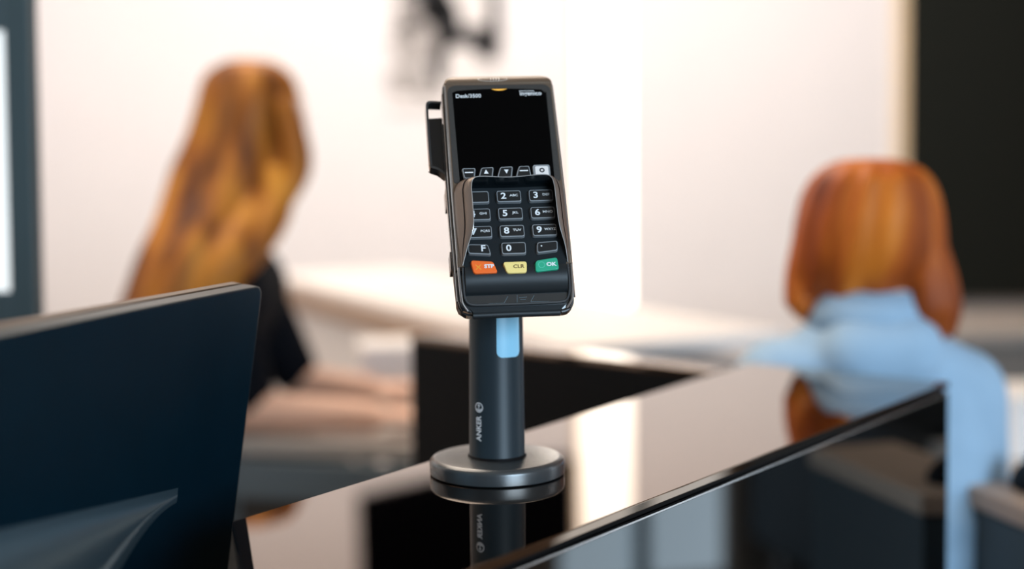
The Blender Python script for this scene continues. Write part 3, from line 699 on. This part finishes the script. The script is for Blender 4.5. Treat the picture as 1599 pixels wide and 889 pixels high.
def hand(mb, wrist, dirv, palm_n, s=1.0, curl=.5, thumb=1):
    """palm, four fingers and a thumb; dirv = finger direction, palm_n = out of the palm"""
    d_ = Vector(dirv).normalized(); n_ = Vector(palm_n); n_ = (n_ - d_ * n_.dot(d_)).normalized(); sd_ = d_.cross(n_) * thumb; w_ = Vector(wrist)
    for k in range(4):
        o_ = sd_ * ((1.5 - k) * .019) * s
        capsule(mb, w_ + o_ * .6 + d_ * .015 * s, .014 * s, w_ + o_ + d_ * .082 * s, .0115 * s, 10)
        L = [.040, .045, .042, .032][k] * s; p = w_ + o_ + d_ * .085 * s; a = 0
        for q in range(3):
            a += curl * (.35 + .25 * q); v = d_ * math.cos(a) + n_ * math.sin(a); LL = L * [1, .62, .5][q]
            capsule(mb, p, (.0088 - .0008 * q) * s, p + v * LL, (.0082 - .0009 * q) * s, 10); p = p + v * LL
    p = w_ + sd_ * .026 * s + d_ * .022 * s; v = (d_ * .7 + sd_ * .65 + n_ * .25).normalized()
    capsule(mb, p, .0125 * s, p + v * .042 * s, .0105 * s, 10); p = p + v * .042 * s; v = (d_ * .9 + sd_ * .25 + n_ * .3).normalized(); capsule(mb, p, .0100 * s, p + v * .03 * s, .0085 * s, 10)
def hair_loft(rings_spec, name, m, parent, xf, n=72, amp=.006, seed=1):
    """rings_spec: (centre, rx, ry, yaw) from crown down; locks are grooves running down the length"""
    rnd = random.Random(seed); ph = [(rnd.uniform(0, 6.28), rnd.choice([5, 7, 9, 13, 17]), rnd.uniform(.3, 1)) for _ in range(5)]
    rings = []
    K = len(rings_spec)
    for q, (c, rx, ry, yaw) in enumerate(rings_spec):
        row = []
        for k in range(n):
            t = 2 * math.pi * k / n
            g = sum(a * math.sin(f * t + p + q * .12) for p, f, a in ph) * amp * min(1, q / 4) / 1.6
            x, y = (rx + g) * math.cos(t), (ry + g) * math.sin(t)
            row.append((c[0] + x * math.cos(yaw) - y * math.sin(yaw), c[1] + x * math.sin(yaw) + y * math.cos(yaw), c[2]))
        rings.append(row)
    mb = MB(); mb.loft(rings); return mb.build(name, m, parent, smooth='all', xf=xf)
def interp(keys, n):
    P = smooth_path([k[:3] for k in keys], n); Q = smooth_path([k[3:6] for k in keys], n)
    return [((p.x, p.y, p.z), max(.002, q.x), max(.002, q.y), q.z) for p, q in zip(P, Q)]

# --- woman in the light blue shirt, seen from behind
D = 1.60
pc = at(1368, 470, D); bx, by = pc.x + .012, D
w2 = thing('person', (bx, by, 0), 'person with copper hair and light blue shirt, seated with back turned', 'person')
X2 = local(w2)
hc = Vector((bx - .008, by + .03, at(1368, 250, D).z - .122))
zs = at(1368, 575, D).z
b = MB(); head(b, hc, (.25, 1, -.15), (0, .1, 1), .97)
capsule(b, (bx, by + .02, zs + .02), .046, (bx, by + .03, hc.z - .06), .044)
for sx in (-1, 1):
    sh_ = Vector((bx + (.092 if sx > 0 else -.125), by + .01, zs - (.038 if sx > 0 else .030))); el = Vector((bx + (.122 if sx > 0 else -.155), by + .05, zs - .29)); wr = Vector((bx + sx * .12, by + .27, zs - .26))
    capsule(b, (bx, by, zs - .01), .042, sh_, .040); capsule(b, sh_, .042, el, .034); capsule(b, el, .034, wr, .024); hand(b, wr, (-sx * .3, .9, -.1), (0, 0, -1), .95, .4, -sx)
    hip = Vector((bx + sx * .09, by + .02, .50)); kn = Vector((bx + sx * .11, by + .42, .50)); an = Vector((bx + sx * .11, by + .38, .10))
    capsule(b, hip, .085, kn, .058); capsule(b, kn, .055, an, .035); capsule(b, an - Vector((0, .02, .045)), .035, an + Vector((0, .15, -.065)), .03)
for k in range(8):
    z_ = .52 + (zs - .06 - .52) * k / 7; wd = .05 + .015 * k / 7
    capsule(b, (bx - wd - .02, by, z_), .070, (bx + wd - .02, by, z_), .070)
remesh(b, 'body', M['skin'], w2, .0055, 5, X2)
s2 = MB()
for k in range(12):
    z_ = .50 + (zs - .055 - .50) * k / 11; wd = .045 + .030 * k / 11; r_ = .100 - .03 * max(0, k - 8) / 3
    capsule(s2, (bx - wd - .02, by, z_), r_, (bx + wd - .02, by, z_), r_)
capsule(s2, (bx - .075, by + .005, zs + .006), .055, (bx + .050, by + .005, zs - .004), .052)
capsule(s2, (bx - .045, by - .035, zs + .022), .050, (bx + .012, by - .035, zs + .026), .050)
capsule(s2, (bx - .02, by - .03, zs + .044), .034, (bx - .012, by - .03, zs + .046), .034)
for sx in (-1, 1):
    sh_ = Vector((bx + (.094 if sx > 0 else -.132), by + .005, zs - (.034 if sx > 0 else .022))); el = Vector((bx + (.122 if sx > 0 else -.155), by + .05, zs - .29)); wr = Vector((bx + sx * .125, by + .23, zs - .264))
    capsule(s2, (bx + sx * .035 - .01, by, zs), .060, sh_, .058); capsule(s2, sh_, .060, el, .055); capsule(s2, el, .055, wr, .042)
remesh(s2, 'shirt', M['blue_cloth'], w2, .008, 5, X2)
cl = MB(); rr = []
for i in range(41):
    t = 2 * math.pi * i / 40; rx, ry = .070, .066; 
    px_, py_ = math.cos(t), math.sin(t)
    rr.append([(bx - .014 + rx * px_, by + .012 + ry * py_, zs + .05), (bx - .014 + (rx - .006) * px_, by + .018 + (ry - .006) * py_, zs + .098), (bx - .014 + (rx - .001) * px_, by + .016 + (ry - .001) * py_, zs + .100), (bx - .014 + (rx + .012) * px_, by + .008 + (ry + .012) * py_, zs + .052)])
cl.loft(rr, cap=False).build('collar', M['blue_cloth'], w2, smooth='all', xf=X2)
t2 = MB()
for sx in (-1, 1):
    hip = Vector((bx + sx * .09, by + .02, .50)); kn = Vector((bx + sx * .11, by + .42, .50)); an = Vector((bx + sx * .11, by + .38, .13))
    capsule(t2, hip, .100, kn, .070); capsule(t2, kn, .068, an, .052)
capsule(t2, (bx - .07, by, .54), .115, (bx + .07, by, .54), .115)
remesh(t2, 'trousers', M['navy_cloth'], w2, .012, 6, X2)
def hp(x, y, rx, ry, D_, dy=0, yaw=0): p = at(x, y, D_); return (p.x, D_ + dy, p.z, rx * D_ / F, ry, yaw)
kk = [hp(1362, 247, 6, .006, D, .02), hp(1364, 251, 44, .050, D, .02), hp(1364, 270, 80, .080, D, .015), hp(1364, 305, 102, .096, D, .02), hp(1362, 350, 112, .100, D, .02), hp(1362, 400, 117, .098, D, .025),
      hp(1364, 440, 120, .090, D, .035), hp(1366, 470, 121, .080, D, .05), hp(1370, 495, 112, .065, D, .06), hp(1378, 512, 100, .05, D, .065)]
hr = hair_loft(interp(kk, 5), 'hair', M['hairB'], w2, X2, amp=.0035, seed=3)
for (xa, xm, xb, yb, r0) in [(1432, 1446, 1458, 528, .024), (1420, 1432, 1440, 515, .024), (1446, 1462, 1474, 520, .015), (1275, 1262, 1257, 500, .022)]:
    pts = [at(xa, 360, D), at(xm, 430, D), at((xm + xb) / 2, 480, D), at(xb, yb, D)]
    pts = [Vector((p.x, D + (-.02, -.03, -.035, -.03)[i] + (.06 if xa < 1300 else 0), p.z)) for i, p in enumerate(pts)]
    P = smooth_path(pts, 5); MB().tube(P, [r0 * (.75 + .25 * math.sin(math.pi * i / 15)) * min(1, (16 - i) / 6) + .001 for i in range(len(P))], 14).build('hair_lock', M['hairB'], w2, smooth='all', xf=X2)
sl2 = thing('bar_stool', (bx, by + .03, 0), 'dark round stool under the person in the light blue shirt', 'stool')
MB().lathe([(.01, .33), (.15, .33), (.17, .345), (.17, .37), (.15, .384), (.01, .385)]).build('seat', M['chair'], sl2, smooth=True)
MB().tube([(0, 0, .02), (0, 0, .33)], .022, 16).build('column', M['alu'], sl2, smooth=True)
MB().lathe([(.01, 0), (.12, 0), (.12, .008), (.04, .025)]).build('base', M['alu'], sl2, smooth=True)

# desk in front of the person in blue with a laptop-sized white case
d2 = thing('office_desk', (.95, 2.3, 0), 'grey-blue desk in front of the person in the light blue shirt', 'desk')
MB().box((.72, 2.02, .71), (1.5, 2.75, .74)).build('desk_top', M['desk_top'], d2, bevel=.004, xf=local(d2))
for x, y in ((.76, 2.07), (1.46, 2.07), (.76, 2.7), (1.46, 2.7)): MB().box((x - .02, y - .02, 0), (x + .02, y + .02, .709)).build('leg', M['desk_grey'], d2, bevel=.002, xf=local(d2))
MB().box((.78, 2.6, .3), (1.44, 2.62, .709)).build('modesty_panel', M['desk_grey'], d2, xf=local(d2))
a = at(1592, 680, 2.45)
wb = thing('white_case', (a.x + .06, 2.45, .741), 'off-white box standing on the desk at the right edge', 'box')
MB().prism(rrect(-.12, -.10, .14, .10, .01), 0, .10).build('box', M['offwhite'], wb, bevel=.004)
MB().prism(rrect(-.122, -.102, .142, .102, .01), .101, .118).build('lid', M['offwhite'], wb, bevel=.003)

st2 = thing('side_table', (.75, 1.35, 0), 'slate side table with a tan top beyond the counter corner, bottom right', 'table')
tp = [(.539, 1.535), (.572, 1.395), (.85, 1.40), (.85, 1.535)]
MB().prism(tp, .875, .90).build('table_top', mat('tan_top', (.46, .34, .26), .4), st2, bevel=.003, xf=local(st2))
MB().prism(inset(tp, .004), .70, .874).build('apron', M['slate'], st2, bevel=.002, xf=local(st2))
MB().prism(inset(tp, .03), .02, .699).build('base', M['slate'], st2, bevel=.002, xf=local(st2))
p = at(1594, 765, 1.50)
ms = thing('computer_mouse', (p.x + .02, 1.49, .9005), 'small black mouse on the slate side table at the right edge', 'mouse')
MB().sphere((0, 0, .001), (.031, .055, .034), 14).build('body', M['black_matt'], ms, smooth=True)
for v_ in ms.children[0].data.vertices if ms.children else []: v_.co.z = max(0, v_.co.z)
MB().lathe([(.002, -.004), (.009, -.0035), (.009, .0035), (.002, .004)], n=20).build('scroll_wheel', M['alu'], ms, smooth=True, xf=Matrix.Translation((0, .028, .029)) @ Matrix.Rotation(R(90), 4, 'Y'))

# --- woman in black, leaning over the desk
D = 2.5
o1 = at(400, 500, D)
w1 = thing('person', (o1.x - .05, D, 0), 'person with long auburn hair and black top, forearm on the grey desk', 'person')
X1 = local(w1)
b = MB(); hc = at(402, 210, D); hc = Vector((hc.x + .0, D, hc.z))
head(b, hc, (.9, -.25, -.65), (.45, 0, .8), .95)
shc = Vector((at(345, 430, D).x, D + .05, at(0, 425, D).z))
capsule(b, shc + Vector((0, -.02, .02)), .05, hc + Vector((-.035, 0, -.07)), .048)
hipc = Vector((shc.x - .16, D + .12, .70))
sR = shc + Vector((.02, -.15, -.05)); sL = shc + Vector((.02, .17, -.05))
eR = Vector((at(398, 600, D - .1).x, D - .14, .845)); wR = Vector((at(578, 622, D - .17).x, D - .17, .838))
eL = Vector((eR.x + .03, D + .22, .84)); wL = Vector((wR.x - .04, D + .16, .835))
for s0, e0, w0, th in ((sR, eR, wR, 1), (sL, eL, wL, -1)):
    capsule(b, shc, .05, s0, .045); capsule(b, s0, .045, e0, .037); capsule(b, e0, .038, w0, .029); hand(b, w0, (1, -.02 * th, 0), (0, 0, -1), 1.05, .28, th)
for k in range(7):
    p = hipc.lerp(shc + Vector((-.01, 0, -.07)), k / 6); capsule(b, p - Vector((0, .085, 0)), .085, p + Vector((0, .085, 0)), .085)
for sy in (-1, 1):
    hp_ = hipc + Vector((0, sy * .09, -.02)); kn = hp_ + Vector((.38, 0, -.08)); an = Vector((kn.x - .02, kn.y, .14))
    capsule(b, hp_, .085, kn, .058); capsule(b, kn, .055, an, .036); capsule(b, an + Vector((0, 0, -.05)), .035, an + Vector((.15, 0, -.09)), .028)
remesh(b, 'body', M['skin'], w1, .0055, 4, X1)
s1 = MB()
for k in range(12):
    p = hipc.lerp(shc + Vector((0, 0, -.05)), k / 11); wd = .09 + .03 * k / 11; capsule(s1, p - Vector((0, wd, 0)), .103, p + Vector((0, wd, 0)), .103)
for s0, e0 in ((sR, eR), (sL, eL)):
    capsule(s1, shc + Vector((0, 0, -.03)), .075, s0, .062); capsule(s1, s0, .060, s0.lerp(e0, .86), .054)
remesh(s1, 'top', M['black_cloth'], w1, .009, 8, X1)
t1 = MB()
for sy in (-1, 1):
    hp_ = hipc + Vector((0, sy * .09, -.02)); kn = hp_ + Vector((.38, 0, -.08)); an = Vector((kn.x - .02, kn.y, .17))
    capsule(t1, hp_, .10, kn, .07); capsule(t1, kn, .068, an, .05)
capsule(t1, hipc - Vector((0, .07, 0)), .115, hipc + Vector((0, .07, 0)), .115)
remesh(t1, 'trousers', M['navy_cloth'], w1, .012, 6, X1)
kk = [hp(385, 92, 6, .006, D), hp(387, 98, 38, .05, D), hp(388, 118, 66, .09, D), hp(388, 160, 80, .112, D), hp(382, 210, 90, .118, D), hp(372, 260, 98, .118, D, -.02), hp(362, 305, 94, .115, D, -.05), hp(350, 345, 86, .11, D, -.09),
      hp(335, 385, 82, .10, D, -.13), hp(322, 425, 80, .095, D, -.15), hp(310, 470, 80, .09, D, -.16), hp(300, 520, 74, .08, D, -.16), hp(278, 570, 62, .06, D, -.15), hp(274, 610, 30, .03, D, -.14)]
hair_loft(interp(kk, 4), 'hair', M['hairA'], w1, X1, amp=.007, seed=5)
for pts, r0 in [([(440, 150), (458, 220), (460, 270), (438, 325)], .026), ([(425, 260), (428, 320), (408, 375), (385, 425)], .034), ([(395, 300), (388, 360), (362, 420), (345, 475)], .042), ([(380, 330), (360, 400), (330, 460), (318, 520)], .045)]:
    P = smooth_path([Vector((at(x, y, D - .13).x, D - .10 - .10 * max(0, min(1, (y - 300) / 120)), at(x, y, D - .13).z)) for x, y in pts], 5)
    MB().tube(P, [r0 * (.5 + .5 * math.sin(math.pi * min(1, (i + 1) / 16))) for i in range(len(P))], 14).build('hair_lock', M['hairA'], w1, smooth='all', xf=X1)
sl = thing('bar_stool', (hipc.x, hipc.y, 0), 'dark round stool under the person in the black top', 'stool')
MB().lathe([(.01, .56), (.15, .56), (.17, .575), (.17, .60), (.15, .612), (.01, .615)]).build('seat', M['chair'], sl, smooth=True)
MB().tube([(0, 0, .02), (0, 0, .56)], .022, 16).build('column', M['alu'], sl, smooth=True)
MB().lathe([(.01, 0), (.2, 0), (.2, .008), (.04, .025)]).build('base', M['alu'], sl, smooth=True)

# dark sofa against the right wall: out of the frame, mirrored in the counter front
so = thing('sofa', (2.6, 3.2, 0), 'dark navy sofa against the right wall, mirrored in the counter front', 'sofa')
MB().box((2.12, 2.36, .12), (2.95, 3.72, .42)).build('seat', M['chair'], so, bevel=.05, seg=4, smooth=True, xf=local(so))
MB().box((2.76, 2.36, .421), (2.97, 3.72, .80)).build('backrest', M['chair'], so, bevel=.05, seg=4, smooth=True, xf=local(so))
for y in (2.32, 3.6): MB().box((2.12, y, .12), (2.95, y + .16, .60)).build('armrest', M['chair'], so, bevel=.04, seg=4, smooth=True, xf=local(so))
for x, y in ((2.18, 2.42), (2.9, 2.42), (2.18, 3.66), (2.9, 3.66)): MB().tube([(x, y, 0), (x, y, .13)], .02, 12).build('leg', M['alu'], so, xf=local(so))
